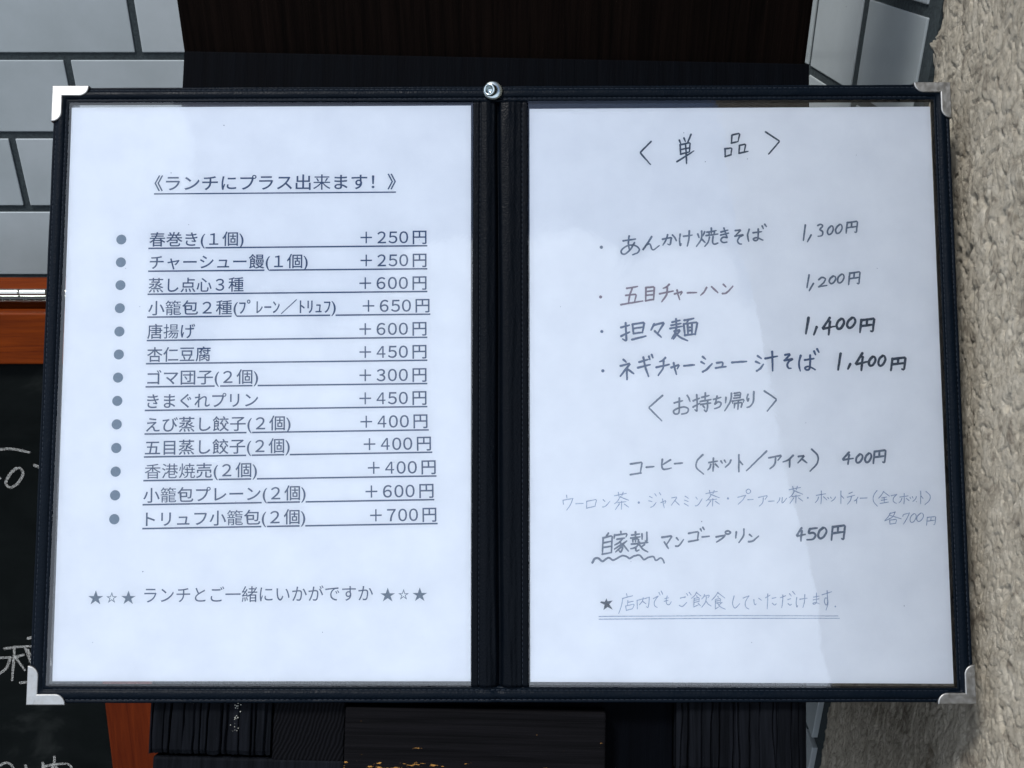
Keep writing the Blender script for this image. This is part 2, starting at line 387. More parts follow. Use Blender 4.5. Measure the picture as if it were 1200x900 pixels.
# ------------------------------------------------------------------ what is written on the sheets (folder millimetres; hand strokes in hundredths)
HAND = [
    ('heading', 0.92, 'dark', '7302,12778 6712,12179 7257,11532;8785,12847 8852,12658;9033,12957 9101,12768;9406,13161 9205,12690;8816,12595 8844,12094;8816,12595 9347,12721 9303,12219;8830,12344 9324,12439;8844,12094 9303,12219;9099,12658 9135,12156;8644,11687 9533,12266;9126,12156 9144,11593;11547,13107 11513,12690;11572,13133 11963,13212 11866,12769;11513,12690 11841,12769;11169,12378 11174,11962;11169,12378 11533,12430 11476,12040;11174,11962 11501,12066;11937,12560 11904,12144;11937,12560 12265,12638 12182,12248;11904,12144 12382,12248;13323,13291 14051,12792 13459,12104'),
    ('menu_line', 0.92, 'mid', 'o4644,7135,88;5781,7473 6427,7572;~6096,7731 6053,7334 6108,6957;~6366,7374 6147,7016 5872,6779 5696,6818 5718,7016 6052,7235 6423,7215 6616,7036 6536,6858 6261,6739;~7265,7690 7041,7338 6791,6987 6969,7226 7128,7310 7215,7226 7266,7043 7388,7015 7654,7226;~7836,7559 8262,7640 8276,7536 8213,7281 8097,7304;~8103,7791 8012,7524 7847,7246;~8352,7779 8468,7652 8553,7478;~8758,7826 8713,7518 8749,7226 8804,7323;8930,7712 9372,7777;~9228,8005 9209,7599 9109,7193;9667,7832 9733,7653;10034,7952 9939,7733;~9875,7991 9845,7574 9588,7177;9891,7554 10047,7375;10148,7932 10628,8011;10380,8151 10375,7872;10099,7753 10716,7832;10262,7932 10259,7773;10536,7952 10510,7792;~10280,7673 10207,7415 10021,7177;~10463,7693 10435,7395 10524,7296 10708,7355;10883,7945 11237,8038;10860,7776 11273,7883;~11033,8146 11116,7868 11190,7652;~11190,7652 10965,7652 10865,7514 10960,7391 11176,7406;11629,8016 11933,8064 11593,7717;~11593,7717 12039,7796 11835,7670 11740,7481 11807,7324 11938,7308;~12350,8084 12262,7762 12317,7458;12550,7905 12999,7959;~12819,8102 12811,7726 12766,7529 12623,7494 12564,7583 12748,7637 13050,7512;13026,8263 13084,8120;13171,8353 13250,8228'),
    ('price', 0.92, 'mid', '15279,8310 15157,7497;15570,7778 15363,7426;~15932,8286 16079,8351 16181,8260 16037,8080 16165,7964 16132,7759 15924,7720;~16613,8261 16479,8128 16422,7939 16483,7807 16615,7864 16725,8081 16691,8242 16607,8270;~17064,8341 16914,8203 16850,8006 16919,7868 17067,7927 17190,8153 17151,8321 17057,8351;17470,8448 17394,7878;17470,8435 18006,8512 17928,7903 17846,7941;17708,8461 17676,8195;17450,8169 17950,8233'),
    ('menu_line', 0.96, 'red', 'o4584,4522,83;5939,4972 6507,5070;~6234,5011 6094,4604 6021,4197;5890,4604 6434,4662 6339,4255;5636,4119 6770,4313;6942,5010 6915,4324;6942,5010 7374,5054 7328,4368;6949,4805 7334,4849;6937,4601 7322,4645;6915,4324 7328,4397;~8145,5174 8004,5048 7835,4976;7649,4688 8350,4832;~8045,5012 7998,4634 7741,4275;8418,4678 8840,4807 8720,4629;~8547,4876 8594,4629 8674,4381;9084,4738 9560,4753;~10076,5009 9948,4786 9767,4607;~10344,5054 10483,4920 10658,4741;10954,5174 11075,5051;~10901,4699 11035,4709 11205,4823 11434,5079'),
    ('price', 0.92, 'mid', '15405,5677 15281,5009;15618,5228 15396,4850;~15903,5423 16057,5547 16240,5474 16137,5257 15884,5050;15884,5050 16044,5081 16310,5122;~16654,5618 16510,5501 16448,5334 16516,5217 16659,5267 16777,5459 16739,5602 16648,5627;~17086,5717 16937,5583 16873,5392 16942,5258 17089,5315 17212,5535 17173,5698 17079,5726;17519,5778 17441,5169;17518,5765 18052,5846 17973,5196 17892,5236;17755,5792 17723,5507;17498,5480 17996,5548'),
    ('menu_line', 1.09, 'blue', 'o4634,2718,82;5633,2930 6068,3049;~5865,3168 5885,2614 5881,2259 5703,2338;5628,2476 6064,2693;6222,3088 6268,2614;6222,3088 6836,3187 6728,2653;6271,2871 6757,2950;6268,2614 6728,2673;6188,2298 6905,2476;7343,3110 7170,2788;7300,3046 7866,3191 7520,2627;7367,2740 7701,2418;8277,3205 8673,3300;8218,3040 8727,3134;8159,2874 8781,2992;8476,3371 8497,2874;~8469,2874 8438,2661 8236,2354;8383,2732 8694,2803 8320,2330;~8410,2661 8660,2425 9051,2236;8899,3300 9380,3395;9096,3324 9009,3134;8867,3111 8915,2519;8867,3111 9574,3205 9451,2566;8915,2519 9451,2590;9064,3063 9085,2566;9290,3111 9282,2590;9090,2921 9288,2945;9087,2756 9285,2779'),
    ('price', 1.31, 'dark', '15316,3422 15160,2602;15723,2948 15571,2553;16412,3422 16002,2848 16662,2987;16419,3231 16335,2553;~16998,3382 16829,3229 16757,3012 16835,2860 17001,2925 17140,3175 17096,3360 16990,3393;~17568,3431 17379,3279 17299,3061 17386,2909 17572,2975 17727,3225 17678,3409 17559,3442;18047,3320 17954,2671;18047,3306 18711,3393 18615,2700 18514,2743;18342,3335 18303,3032;18023,3003 18642,3075'),
    ('menu_line', 1.09, 'blue', 'o4670,680,85;5733,1256 5876,1128;5585,936 6092,1064 5566,403;5901,744 5910,233;5973,744 6259,531;6541,1131 6998,1266;6474,840 7104,997;~6763,1378 6852,885 7018,393;7047,1423 7092,1266;7189,1513 7250,1355;~7896,1352 7763,1225 7604,1153;7429,862 8089,1007;~7802,1189 7757,808 7516,446;8193,851 8619,1003 8498,792;~8324,1085 8370,792 8451,499;8852,938 9383,987;9819,1406 9963,1281;9736,1141 9892,1047;~9806,627 10010,751 10297,1047;10531,1087 10861,1131 10814,906;10473,826 11005,899;11327,1113 12071,1164;12647,1454 12826,1315;12550,1156 12752,1057;~12585,680 12769,799 12933,1017;13030,1315 13669,1434;13402,1673 13402,680;14056,1504 14344,1551 14021,1212;~14021,1212 14443,1289 14249,1166 14158,982 14221,828 14345,813;~14859,1464 14764,1061 14818,680;15066,1240 15535,1307;~15348,1487 15336,1016 15287,770 15137,725 15076,837 15269,904 15583,747;15566,1689 15625,1509;15718,1801 15799,1644'),
    ('price', 1.31, 'dark', '16920,1568 16767,734;17401,1028 17276,783;18040,1588 17658,1005 18268,1146;18046,1394 17964,705;~18577,1411 18424,1274 18359,1077 18428,940 18578,999 18704,1225 18665,1392 18570,1421;~19078,1459 18917,1308 18848,1092 18921,941 19079,1006 19212,1254 19171,1438 19071,1470;19578,1305 19482,705;19577,1292 20257,1372 20159,731 20055,771;19879,1319 19839,1038;19553,1011 20186,1078'),
    ('heading', 0.92, 'mid', '7716,-593 7006,-1219 7664,-1894;8320,-975 8749,-861;~8580,-727 8573,-1166 8534,-1509 8329,-1528 8280,-1394 8435,-1280 8778,-1185 9015,-1261 8978,-1470 8687,-1547;~8992,-593 9075,-727 9124,-899;9288,-863 9621,-729;~9477,-557 9488,-1034 9464,-1377 9373,-1320;9283,-1187 9617,-996;9732,-691 10102,-595;9920,-462 9894,-882;9655,-901 10208,-805;9671,-1053 10187,-977;~10023,-863 10018,-1187 9959,-1415 9850,-1339;9798,-1130 9870,-1225;10332,-792 10718,-690;~10515,-626 10459,-882 10396,-1047 10561,-920 10713,-984 10641,-1175 10384,-1264;10969,-696 10953,-963;~11262,-486 11192,-906 10894,-1382;11406,-486 11737,-429 11690,-715;11424,-601 11693,-562;11380,-734 11711,-696;11295,-887 11313,-1001;11295,-887 11915,-791 11850,-944;11416,-1001 11391,-1230;11416,-1001 11809,-944 11742,-1192;11605,-849 11575,-1306;~12099,-540 12056,-717 12092,-878 12142,-749;~12410,-396 12376,-878 12221,-1134 12054,-1199;12956,-363 13576,-797 13071,-1396'),
    ('menu_line', 0.92, 'mid', '6038,-4094 6637,-4005 6535,-4574;6032,-4637 6583,-4548;6850,-4260 7233,-4227;8083,-3883 7689,-4130;~7672,-3862 7637,-4184 7737,-4366 8129,-4302;8288,-4082 8695,-4048;~9739,-3623 9449,-3920 9402,-4277 9763,-4613;10042,-4025 10474,-3947;~10272,-3802 10265,-4196 10239,-4458;~10137,-4117 10081,-4275 9982,-4393;10374,-4104 10522,-4262;10660,-3948 10728,-4055;10841,-3912 10900,-4019;~11163,-3898 11079,-4077 10875,-4256;11575,-3623 11557,-4482;11585,-3933 11757,-4122;12993,-3444 11954,-4434;13105,-3781 13767,-3652 13563,-3910;~13447,-3809 13387,-4124 13145,-4339;~14344,-3659 14109,-3874 13819,-3993;14167,-3850 14145,-4256;14616,-3712 14933,-3667 14579,-4041;14804,-3850 15038,-4033;~15301,-3348 15602,-3682 15547,-4081 15183,-4458'),
    ('price', 1.05, 'mid', '17194,-3504 16838,-3898 17415,-3802;17202,-3635 17130,-4101;~17757,-3596 17609,-3723 17546,-3905 17614,-4032 17759,-3977 17881,-3769 17842,-3615 17750,-3587;~18213,-3549 18065,-3683 18002,-3874 18069,-4008 18215,-3950 18337,-3731 18299,-3568 18206,-3539;18507,-3452 18424,-4065;18507,-3466 19081,-3384 18996,-4038 18909,-3997;18762,-3439 18727,-3725;18485,-3752 19020,-3684'),
    ('menu_line', 0.44, 'thin', '2771,-5674 2791,-5825;2593,-5931 2613,-6143;2593,-5931 3093,-5840;~3093,-5840 2967,-6158 2778,-6430;3241,-6110 3632,-6085;3797,-5985 3784,-6333;3797,-5985 4303,-5887 4216,-6226;3784,-6333 4227,-6235;4633,-5900 4721,-5996;~4598,-6269 4695,-6261 4816,-6173 4979,-5974;5211,-5706 5815,-5584;5404,-5532 5446,-5776;5654,-5532 5579,-5724;~5505,-5741 5370,-5968 5207,-6108;5490,-5759 5930,-5933;5370,-6055 5796,-6003;5576,-5986 5558,-6387;5457,-6108 5249,-6404;5707,-6125 5926,-6282;o6442,-6049,59;6994,-5738 7140,-5812;6951,-5961 7124,-6006;~7054,-6288 7189,-6214 7325,-6035;7263,-5604 7342,-5723;7492,-5544 7571,-5664;7568,-6049 7842,-5931 7764,-6094;~7652,-5868 7682,-6094 7733,-6320;8122,-5813 8411,-5760 8090,-6191;8294,-5971 8509,-6182;8803,-5726 8970,-5835;8768,-5925 8958,-5995;8751,-6094 8969,-6223;9348,-5771 9428,-5885;~9311,-6210 9400,-6202 9513,-6096 9665,-5859;9861,-5598 10441,-5485;10047,-5437 10085,-5663;10287,-5437 10213,-5615;~10142,-5631 10012,-5841 9854,-5970;10128,-5647 10548,-5809;10010,-5922 10420,-5873;10209,-5857 10188,-6229;10094,-5970 9892,-6245;10333,-5986 10542,-6132;o10981,-5841,55;11484,-5783 11886,-5675;~11886,-5675 11735,-5906 11490,-6137;~12026,-5366 11918,-5444 11942,-5567 12062,-5582 12144,-5474 12079,-5382 12026,-5366;11983,-5907 12266,-5888;12528,-5788 13008,-5686 12860,-5890;~12776,-5810 12732,-6059 12557,-6229;13023,-5984 13337,-5967;~13616,-5809 13583,-5938 13460,-6078;~13746,-5798 13720,-6022 13769,-6056 13964,-5826;14097,-5404 14679,-5283;14285,-5231 14321,-5473;14525,-5231 14450,-5421;~14379,-5439 14246,-5663 14088,-5801;14364,-5456 14783,-5629;14244,-5749 14654,-5698;14443,-5680 14419,-6077;14327,-5801 14123,-6094;14567,-5818 14774,-5974;o15039,-5809,44;15478,-5683 15957,-5604;~15735,-5460 15724,-5853 15693,-6114;~15583,-5774 15519,-5931 15409,-6049;15846,-5761 16008,-5918;16055,-5798 16107,-5865;16195,-5775 16239,-5843;~16443,-5766 16377,-5879 16219,-5992;16731,-5460 16712,-6114;16737,-5696 16871,-5840;17137,-5595 17317,-5521;17039,-5778 17429,-5680;~17257,-5742 17205,-5925 17043,-6132;~17589,-5778 17499,-5905 17389,-5969;17521,-5892 17510,-6096;17701,-5832 18058,-5816;~18563,-5442 18396,-5680 18364,-5966 18560,-6236;~18901,-5485 18784,-5668 18635,-5827;18900,-5497 19192,-5729;18801,-5815 19058,-5766;18775,-5937 19065,-5888;18924,-5790 18915,-6059;18704,-6096 19137,-6022;19278,-5708 19564,-5635;~19564,-5635 19404,-5809 19374,-5955 19445,-6047 19548,-6083;19722,-5771 20142,-5709;~19947,-5595 19937,-5906 19908,-6114;~19813,-5844 19757,-5969 19660,-6062;20044,-5834 20185,-5958;20235,-5782 20278,-5855;20353,-5757 20389,-5831;~20562,-5748 20505,-5870 20371,-5992;20789,-5473 20766,-6114;20791,-5704 20896,-5845;~21059,-5485 21254,-5687 21216,-5928 20977,-6157'),
    ('price', 0.44, 'thin', '~19206,-6571 19115,-6740 18923,-6936;19171,-6610 19462,-6519;~19462,-6519 19300,-6780 18904,-6975;19201,-6701 19754,-6871;19160,-6936 19170,-7131;19160,-6936 19534,-6884 19460,-7079;19170,-7131 19476,-7092;19833,-6739 19870,-6650 20182,-6571;~20182,-6571 20035,-6851 19853,-7131;~20396,-6611 20256,-6739 20196,-6921 20259,-7049 20395,-6994 20511,-6784 20476,-6629 20389,-6602;~20753,-6580 20601,-6703 20536,-6878 20605,-7001 20754,-6948 20879,-6747 20841,-6597 20746,-6571;21081,-6787 21019,-7192;21081,-6796 21508,-6742 21444,-7174 21379,-7147;21270,-6778 21244,-6967;21064,-6985 21463,-6940'),
    ('menu_line', 0.92, 'mid', '~4883,-7589 4827,-7674 4772,-7738;4618,-7822 4568,-8648;4618,-7822 5078,-7716 5027,-8563;4616,-8077 5043,-7992;4603,-8309 5041,-8246;4568,-8648 5027,-8563;5513,-7507 5527,-7630;5202,-7671 5169,-7855;5202,-7691 5852,-7609 5773,-7773;5323,-7896 5710,-7835;~5586,-7876 5430,-8060 5197,-8183;~5461,-8019 5598,-8285 5503,-8530 5411,-8448;5537,-8162 5180,-8387;5552,-8264 5240,-8530;5630,-8121 5817,-7978;5599,-8121 5889,-8489;6068,-7691 6451,-7630;6015,-7835 6484,-7773;6261,-7527 6256,-8019;6118,-7896 6117,-8039;6118,-7896 6413,-7876 6394,-8019;6590,-7630 6587,-7896;~6834,-7548 6829,-7957 6742,-7978;6046,-8142 6880,-8060;6446,-8039 6462,-8142;~6410,-8142 6253,-8305 6009,-8367;6270,-8285 6268,-8510 6425,-8428;6705,-8162 6530,-8285;~6462,-8183 6616,-8387 6874,-8530;7596,-7803 8121,-7721 7800,-8198;7719,-8035 7913,-8362;8332,-7825 8422,-7935;~8292,-8248 8392,-8240 8519,-8138 8689,-7909;8955,-7598 9459,-7509 9389,-7954;8948,-8013 9452,-7924;9555,-7375 9601,-7479;9682,-7301 9743,-7405;9642,-7782 9999,-7749;10346,-7777 10790,-7698;~10790,-7698 10625,-7867 10356,-8037;~10942,-7471 10823,-7528 10850,-7618 10983,-7630 11073,-7550 11000,-7483 10942,-7471;11368,-7523 11334,-7832;~11752,-7389 11726,-7725 11491,-8060;12038,-7660 12153,-7752;~11987,-8013 12116,-8006 12278,-7921 12496,-7730'),
    ('wavy_underline', 0.96, 'mid', '~4068,-9070 4188,-8859 4378,-8859 4579,-9000 4782,-8859 4924,-8824 5089,-8941 5256,-8882 5566,-8718 5803,-8765 5945,-8859 6159,-8741 6421,-8695 6562,-8800 6680,-8917 6895,-8800 7156,-8765 7272,-8953 7488,-8835 7606,-8882 7698,-9070'),
    ('price', 1.14, 'mid', '14680,-7330 14398,-7758 14853,-7654;14686,-7472 14628,-7978;~15104,-7377 15045,-7589 15259,-7566 15374,-7695 15251,-7884 14950,-7919;15104,-7377 15480,-7330;~15775,-7317 15590,-7472 15512,-7694 15598,-7849 15781,-7783 15932,-7528 15883,-7339 15767,-7306;16265,-7264 16177,-7942;16264,-7279 16888,-7188 16798,-7912 16703,-7867;16541,-7249 16505,-7566;16242,-7596 16823,-7520'),
    ('menu_line', 0.44, 'thin', '5776,-10612 5807,-10770;5565,-10848 6081,-10711;~5581,-10848 5514,-11202 5366,-11594;5837,-10946 5819,-11182;5836,-11045 6110,-10986;5722,-11221 5752,-11437;5722,-11221 6172,-11123 6074,-11339;5752,-11437 6074,-11359;6303,-10946 6311,-11369;6303,-10946 6921,-10789;~6921,-10789 6892,-11127 6838,-11296 6762,-11248;~6613,-10813 6573,-10970 6416,-11164;6598,-11007 6751,-11115;7120,-10859 7365,-10728;~7365,-10728 7186,-10990 7183,-11203 7319,-11301;7406,-10548 7463,-10679;7524,-10482 7600,-10646;~7828,-10725 7765,-10943 7800,-11125 7926,-11151 8025,-11012;7692,-10856 7894,-10812;7668,-10986 7862,-10943;~8477,-10835 8743,-10765 8670,-10821;~8424,-11188 8579,-11245 8799,-11047;8806,-10609 8864,-10708;8927,-10539 9034,-10680;~9305,-10539 9203,-10707 9042,-10844;9305,-10569 9521,-10722;9302,-10722 9341,-10783;9181,-10844 9155,-11225;9181,-10844 9440,-10798 9417,-11012;9180,-10935 9418,-10905;9178,-11042 9437,-10996;9155,-11271 9394,-11164;9376,-11088 9493,-11210;~9700,-10646 9659,-10768 9558,-10874;9679,-10737 9978,-10676 9876,-10813;~9798,-10768 9733,-11042 9551,-11286;~9774,-10966 9871,-11118 10028,-11225;~10385,-10539 10244,-10742 10061,-10929;10384,-10573 10724,-10827;10368,-10742 10408,-10810;10255,-10895 10233,-11335;10255,-10895 10517,-10844 10486,-11064;10267,-10979 10488,-10946;10265,-11081 10486,-11047;10232,-11369 10413,-11267;10582,-11047 10443,-11149;~10361,-11098 10496,-11267 10741,-11386;~11197,-10725 11106,-11088 11201,-11317 11317,-11269 11474,-11100;11646,-10827 11939,-10722;~11939,-10722 11776,-10973 11746,-11184 11819,-11316 11925,-11369;~12182,-10906 12202,-11109 12257,-11163 12298,-11109;12432,-10838 12567,-10940;12776,-10817 13008,-10683;~12895,-10624 12873,-11071 12844,-11369;13108,-10847 13304,-10803;~13114,-11086 13226,-11175 13308,-11116;13533,-10808 13799,-10711;~13653,-10678 13629,-11069 13580,-11312;13897,-10906 14045,-10857;~13907,-11101 13993,-11182 14083,-11134;13993,-10613 14078,-10727;14142,-10499 14271,-10646;~14353,-10795 14313,-11042 14341,-11275 14389,-11197;14500,-10886 14880,-10834;~14758,-10652 14738,-10977 14650,-11301;15191,-10785 15484,-10729;15173,-10920 15472,-10864;~15346,-10584 15337,-10920 15318,-11076 15204,-11132 15161,-11087 15281,-11043 15488,-11121;15630,-10668 16122,-10512;~15889,-10454 15892,-11037 15811,-11173 15738,-10998 15791,-10823 15897,-10882 15909,-11134 15804,-11425;o16284,-11245,41'),
    ('double_underline', 0.39, 'thin', '4380,-11741 10735,-11698 16402,-11715;4378,-11876 10732,-11833 16472,-11833'),
]
HAND_STAR = [(45.0, -109.91), (46.72, -110.19), (47.59, -108.38), (48.15, -109.91), (50.74, -109.51), (49.0, -111.32), (50.7, -114.03), (48.13, -112.73), (46.0, -114.25), (46.59, -111.6), (44.31, -110.47)]
PRINT = [
    ('春巻き(１個)', (-188.63, 70.76), (-139.58, 71.24), (-189.03, 70.76), (-44.02, 72.16), [(-162.11, -159.36)], '＋250円', (-78.8, 71.82), (-44.42, 72.15)),
    ('チャーシュー饅(１個)', (-188.02, 58.71), (-106.0, 59.45), (-188.77, 58.71), (-43.93, 60.01), [(-128.44, -125.74)], '＋250円', (-78.64, 59.7), (-44.33, 60.0)),
    ('蒸し点心３種', (-188.25, 46.61), (-139.0, 47.12), (-188.65, 46.61), (-43.84, 48.09), [], '＋600円', (-79.01, 47.73), (-44.23, 48.08)),
    ('小籠包２種(ﾌﾟﾚｰﾝ／ﾄﾘｭﾌ)', (-188.08, 34.66), (-91.06, 35.69), (-188.48, 34.65), (-42.2, 36.21), [(-144.89, -141.98), (-93.93, -91.19)], '＋650円', (-77.17, 35.84), (-42.6, 36.21)),
    ('唐揚げ', (-188.08, 22.48), (-163.45, 22.77), (-188.3, 22.48), (-43.66, 24.17), [], '＋600円', (-78.68, 23.76), (-44.05, 24.16)),
    ('杏仁豆腐', (-187.83, 10.45), (-155.13, 10.86), (-188.31, 10.45), (-43.57, 12.26), [], '＋450円', (-78.52, 11.82), (-43.96, 12.25)),
    ('ゴマ団子(２個)', (-187.31, -1.49), (-130.41, -0.81), (-188.14, -1.5), (-43.48, 0.22), [(-152.66, -149.9), (-133.26, -130.58)], '＋300円', (-78.36, -0.19), (-43.87, 0.22)),
    ('きまぐれプリン', (-187.05, -13.59), (-130.14, -12.82), (-188.14, -13.61), (-43.39, -11.63), [], '＋450円', (-78.2, -12.11), (-43.78, -11.64)),
    ('えび蒸し餃子(２個)', (-187.27, -25.7), (-113.24, -24.61), (-187.88, -25.71), (-42.56, -23.57), [(-135.75, -132.92)], '＋400円', (-77.51, -24.09), (-43.17, -23.58)),
    ('五目蒸し餃子(２個)', (-187.36, -37.41), (-113.41, -36.18), (-187.8, -37.41), (-40.69, -34.98), [(-135.66, -132.83), (-116.24, -113.41)], '＋400円', (-75.7, -35.56), (-41.3, -34.99)),
    ('香港焼売(２個)', (-187.15, -49.41), (-129.9, -48.5), (-187.71, -49.42), (-38.47, -47.04), [(-152.31, -149.4), (-132.81, -129.9)], '＋400円', (-73.41, -47.6), (-38.82, -47.04)),
    ('小籠包プレーン(２個)', (-187.4, -61.58), (-104.87, -60.14), (-187.7, -61.59), (-39.52, -59.0), [(-127.2, -124.34), (-107.77, -104.87)], '＋600円', (-74.43, -59.61), (-39.82, -59.01)),
    ('トリュフ小籠包(２個)', (-185.75, -73.59), (-104.82, -72.2), (-187.48, -73.62), (-37.7, -71.05), [(-127.14, -124.25), (-107.72, -104.82)], '＋700円', (-71.94, -71.63), (-38.31, -71.06)),
    ('《ランチにプラス出来ます！》', (-186.89, 99.66), (-60.64, 100.62), (-187.02, 99.66), (-60.64, 100.62), [], None, None, None),
]
BULLETS = [(-203.25, 75.45), (-203.06, 63.42), (-202.86, 51.4), (-202.75, 39.33), (-202.55, 27.18), (-202.44, 15.26), (-202.42, 3.3), (-202.39, -8.7), (-202.27, -20.73), (-202.07, -32.81), (-201.95, -44.83), (-201.83, -56.8), (-201.8, -68.86)]
FOOTER = [('★', (-213.58, -111.28), (-206.02, -111.28)), ('☆', (-204.46, -110.39), (-199.0, -110.39)), ('★', (-196.95, -111.11), (-189.69, -111.11)), ('ランチとご一緒にいかがですか', (-185.3, -111.32), (-70.03, -110.26)), ('★', (-66.38, -109.84), (-58.94, -109.84)), ('☆', (-57.32, -108.78), (-51.99, -108.78)), ('★', (-50.18, -109.63), (-42.82, -109.63))]
# ------------------------------------------------------------------ ground
v, f = grid(8, 8, lambda s, t: ((s - 0.5) * 240, (t - 0.5) * 240, 0.0))
tag(py_obj('ground', v, f, M_GROUND), kind='structure')

# ------------------------------------------------------------------ tiled walls (back of the niche and its return)
PITCH_Z, PITCH_L, JOINT = 0.0692, 0.1293, 0.0064
BACK_Y, SIDE_X = 0.903, 0.243
ROW0 = EYE.z - 0.1356                       # height of one joint line

def tile_rows(bm, length, first_joint, zmin, zmax, lo, hi, keep=None):
    # tiles in the local plane: x along the wall, y up, front at z = 0
    k0 = int(math.floor((zmin - ROW0) / PITCH_Z)); k1 = int(math.ceil((zmax - ROW0) / PITCH_Z))
    for k in range(k0, k1):
        z0, z1 = ROW0 + k * PITCH_Z + JOINT / 2, ROW0 + (k + 1) * PITCH_Z - JOINT / 2
        if z0 < zmin or z1 > zmax: continue
        off = first_joint + (PITCH_L / 2 if k % 2 else 0.0)
        i0 = int(math.floor((lo - off) / PITCH_L)) - 1
        x = off + i0 * PITCH_L
        while x < hi:
            a, c = max(lo, x + JOINT / 2), min(hi, x + PITCH_L - JOINT / 2)
            if c - a > 0.012:
                j = random.uniform(-0.0004, 0.0004)
                box(bm, a, c, z0, z1, -0.008, j, 0.0008, 2, 0)
            x += PITCH_L

bm = bmesh.new()
tile_rows(bm, 0, -0.329, 0.75, 1.62, -1.6, 0.238)
box(bm, -1.6, 0.30, 0.0, 2.5, -0.16, -0.0012, 0, 1, 1)
o = bm_obj('tiled_wall', bm, [M_TILE, M_GROUT])
o.matrix_world = frame(Vector((0, BACK_Y, 0)), Vector((1, 0, 0)), Vector((0, 0, 1)), Vector((0, -1, 0)))
tag(o, 'white oblong tiled wall with dark joints, straight behind the red framed chalkboard', 'wall')

# return wall: local x = towards the camera (measured from the back corner), plane at x = SIDE_X facing left
bm = bmesh.new()
TE = BACK_Y - 0.611                          # last tile edge
SPL = BACK_Y - 0.7213                        # the joint seen above the folder
k0, k1 = int(math.floor((0.6 - ROW0) / PITCH_Z)), int(math.ceil((1.62 - ROW0) / PITCH_Z))
for k in range(k0, k1):
    z0, z1 = ROW0 + k * PITCH_Z + 0.0034, ROW0 + (k + 1) * PITCH_Z - 0.0034
    lean = 0.062 * (1.24 - (z0 + z1) / 2)                     # the last column runs out of plumb
    for a, c in ((0.004, 0.066), (0.0725, SPL - 0.0066 + lean), (SPL + 0.0066 + lean, TE + lean)):
        box(bm, a, c, z0, z1, -0.008, random.uniform(-0.0003, 0.0003), 0.0008, 2, 0)
box(bm, 0.0, 0.309, 0.0, 2.5, -0.16, -0.0012, 0, 1, 1)
box(bm, 0.3092, BACK_Y - 0.54, 0.0, 2.5, -0.16, -0.0045, 0, 1, 1)
o = bm_obj('tiled_wall', bm, [M_TILE, M_GROUT])
o.matrix_world = frame(Vector((SIDE_X, BACK_Y, 0)), Vector((0, -1, 0)), Vector((0, 0, 1)), Vector((-1, 0, 0)))
tag(o, 'narrow shaded return of greyish tiles between the dark board and the stucco wall', 'wall')

# ------------------------------------------------------------------ stucco wall
def stucco_h(y, z):
    wx = 0.0022 * nz(y * 130, z * 90, 3.1)
    wz = 0.0030 * nz(y * 130, z * 90, 8.7)
    yy, zz = y + wx, z + wz
    n1 = nz(yy * 150, zz * 95, 1.0)
    n2 = nz(yy * 260, zz * 170, 6.0)
    h = 0.0008 * nz(y * 70, z * 42, 5.0) + 0.00022 * nz(yy * 420, zz * 300, 2.0) + 0.0016 * nz(y * 10, z * 7, 4.0)
    h -= 0.0010 * math.exp(-(n1 / 0.065) ** 2) + 0.0005 * math.exp(-(n2 / 0.09) ** 2)     # worm-like furrows left by the trowel
    return h - 0.0024 * sm(0.42, 0.62, nz(y * 95, z * 62, 11.0))
Y0, Y1, Z0, Z1 = 0.22, 0.5925, 0.55, 1.38
EDGE_BLOB = 1.30 - 0.083
def stucco_pt(s, t):
    y, z = Y0 + (Y1 - Y0) * s, Z0 + (Z1 - Z0) * t
    e = sm(Y1 - 0.014, Y1, y)
    h = stucco_h(y, z)
    k = sm(Y0, Y0 + 0.05, y) * sm(0, 0.04, Z1 - z) * sm(0, 0.04, z - Z0)      # runs out into the plainer plaster around it
    h = h * k + 0.0016 * (1 - k)
    rag = e * (0.0030 * nz(z * 60, 1.0) + 0.0022 * nz(z * 170, 2.0) + 0.016 * math.exp(-((z - EDGE_BLOB) / 0.006) ** 2))
    return (SIDE_X - 0.0005 - h + 0.0020 * e * e, y + rag + 0.062 * (z - 1.24) * sm(Y0 + 0.1, Y1, y), z)
NX, NY = 420, 800
verts, faces = grid(NX, NY, stucco_pt)
def add_quad(p):
    b = len(verts); verts.extend(p); faces.append((b, b + 1, b + 2, b + 3))
# edge turned into the wall at the back, then the rest of the wall, plain
rim = [(NX + 1) * j + NX for j in range(NY + 1)]
b0 = len(verts)
for i in rim: verts.append((SIDE_X + 0.02, verts[i][1] - 0.002, verts[i][2]))
for j in range(NY): faces.append((rim[j], b0 + j, b0 + j + 1, rim[j + 1]))
bmx = bmesh.new()
X1 = SIDE_X + 0.20
box(bmx, SIDE_X - 0.0012, X1, 0.12, Y0 + 0.004, 0.0, 2.5)
box(bmx, SIDE_X - 0.0012, X1, Y0 + 0.004, Y1 - 0.05, 0.0, Z0 + 0.002)
box(bmx, SIDE_X - 0.0012, X1, Y0 + 0.004, Y1 - 0.002, Z1 - 0.002, 2.5)
box(bmx, SIDE_X + 0.012, X1, Y0 + 0.004, Y1 - 0.045, Z0 + 0.002, Z1 - 0.002)
bmx.verts.index_update()
base = len(verts)
verts.extend([tuple(q.co) for q in bmx.verts])
faces.extend([tuple(base + q.index for q in fc.verts) for fc in bmx.faces])
bmx.free()
o = py_obj('stucco_wall', verts, faces, M_STUCCO)
for p in o.data.polygons[:NX * NY]: p.use_smooth = True
tag(o, 'rough beige stucco wall running along the right edge beside the folder', 'wall')

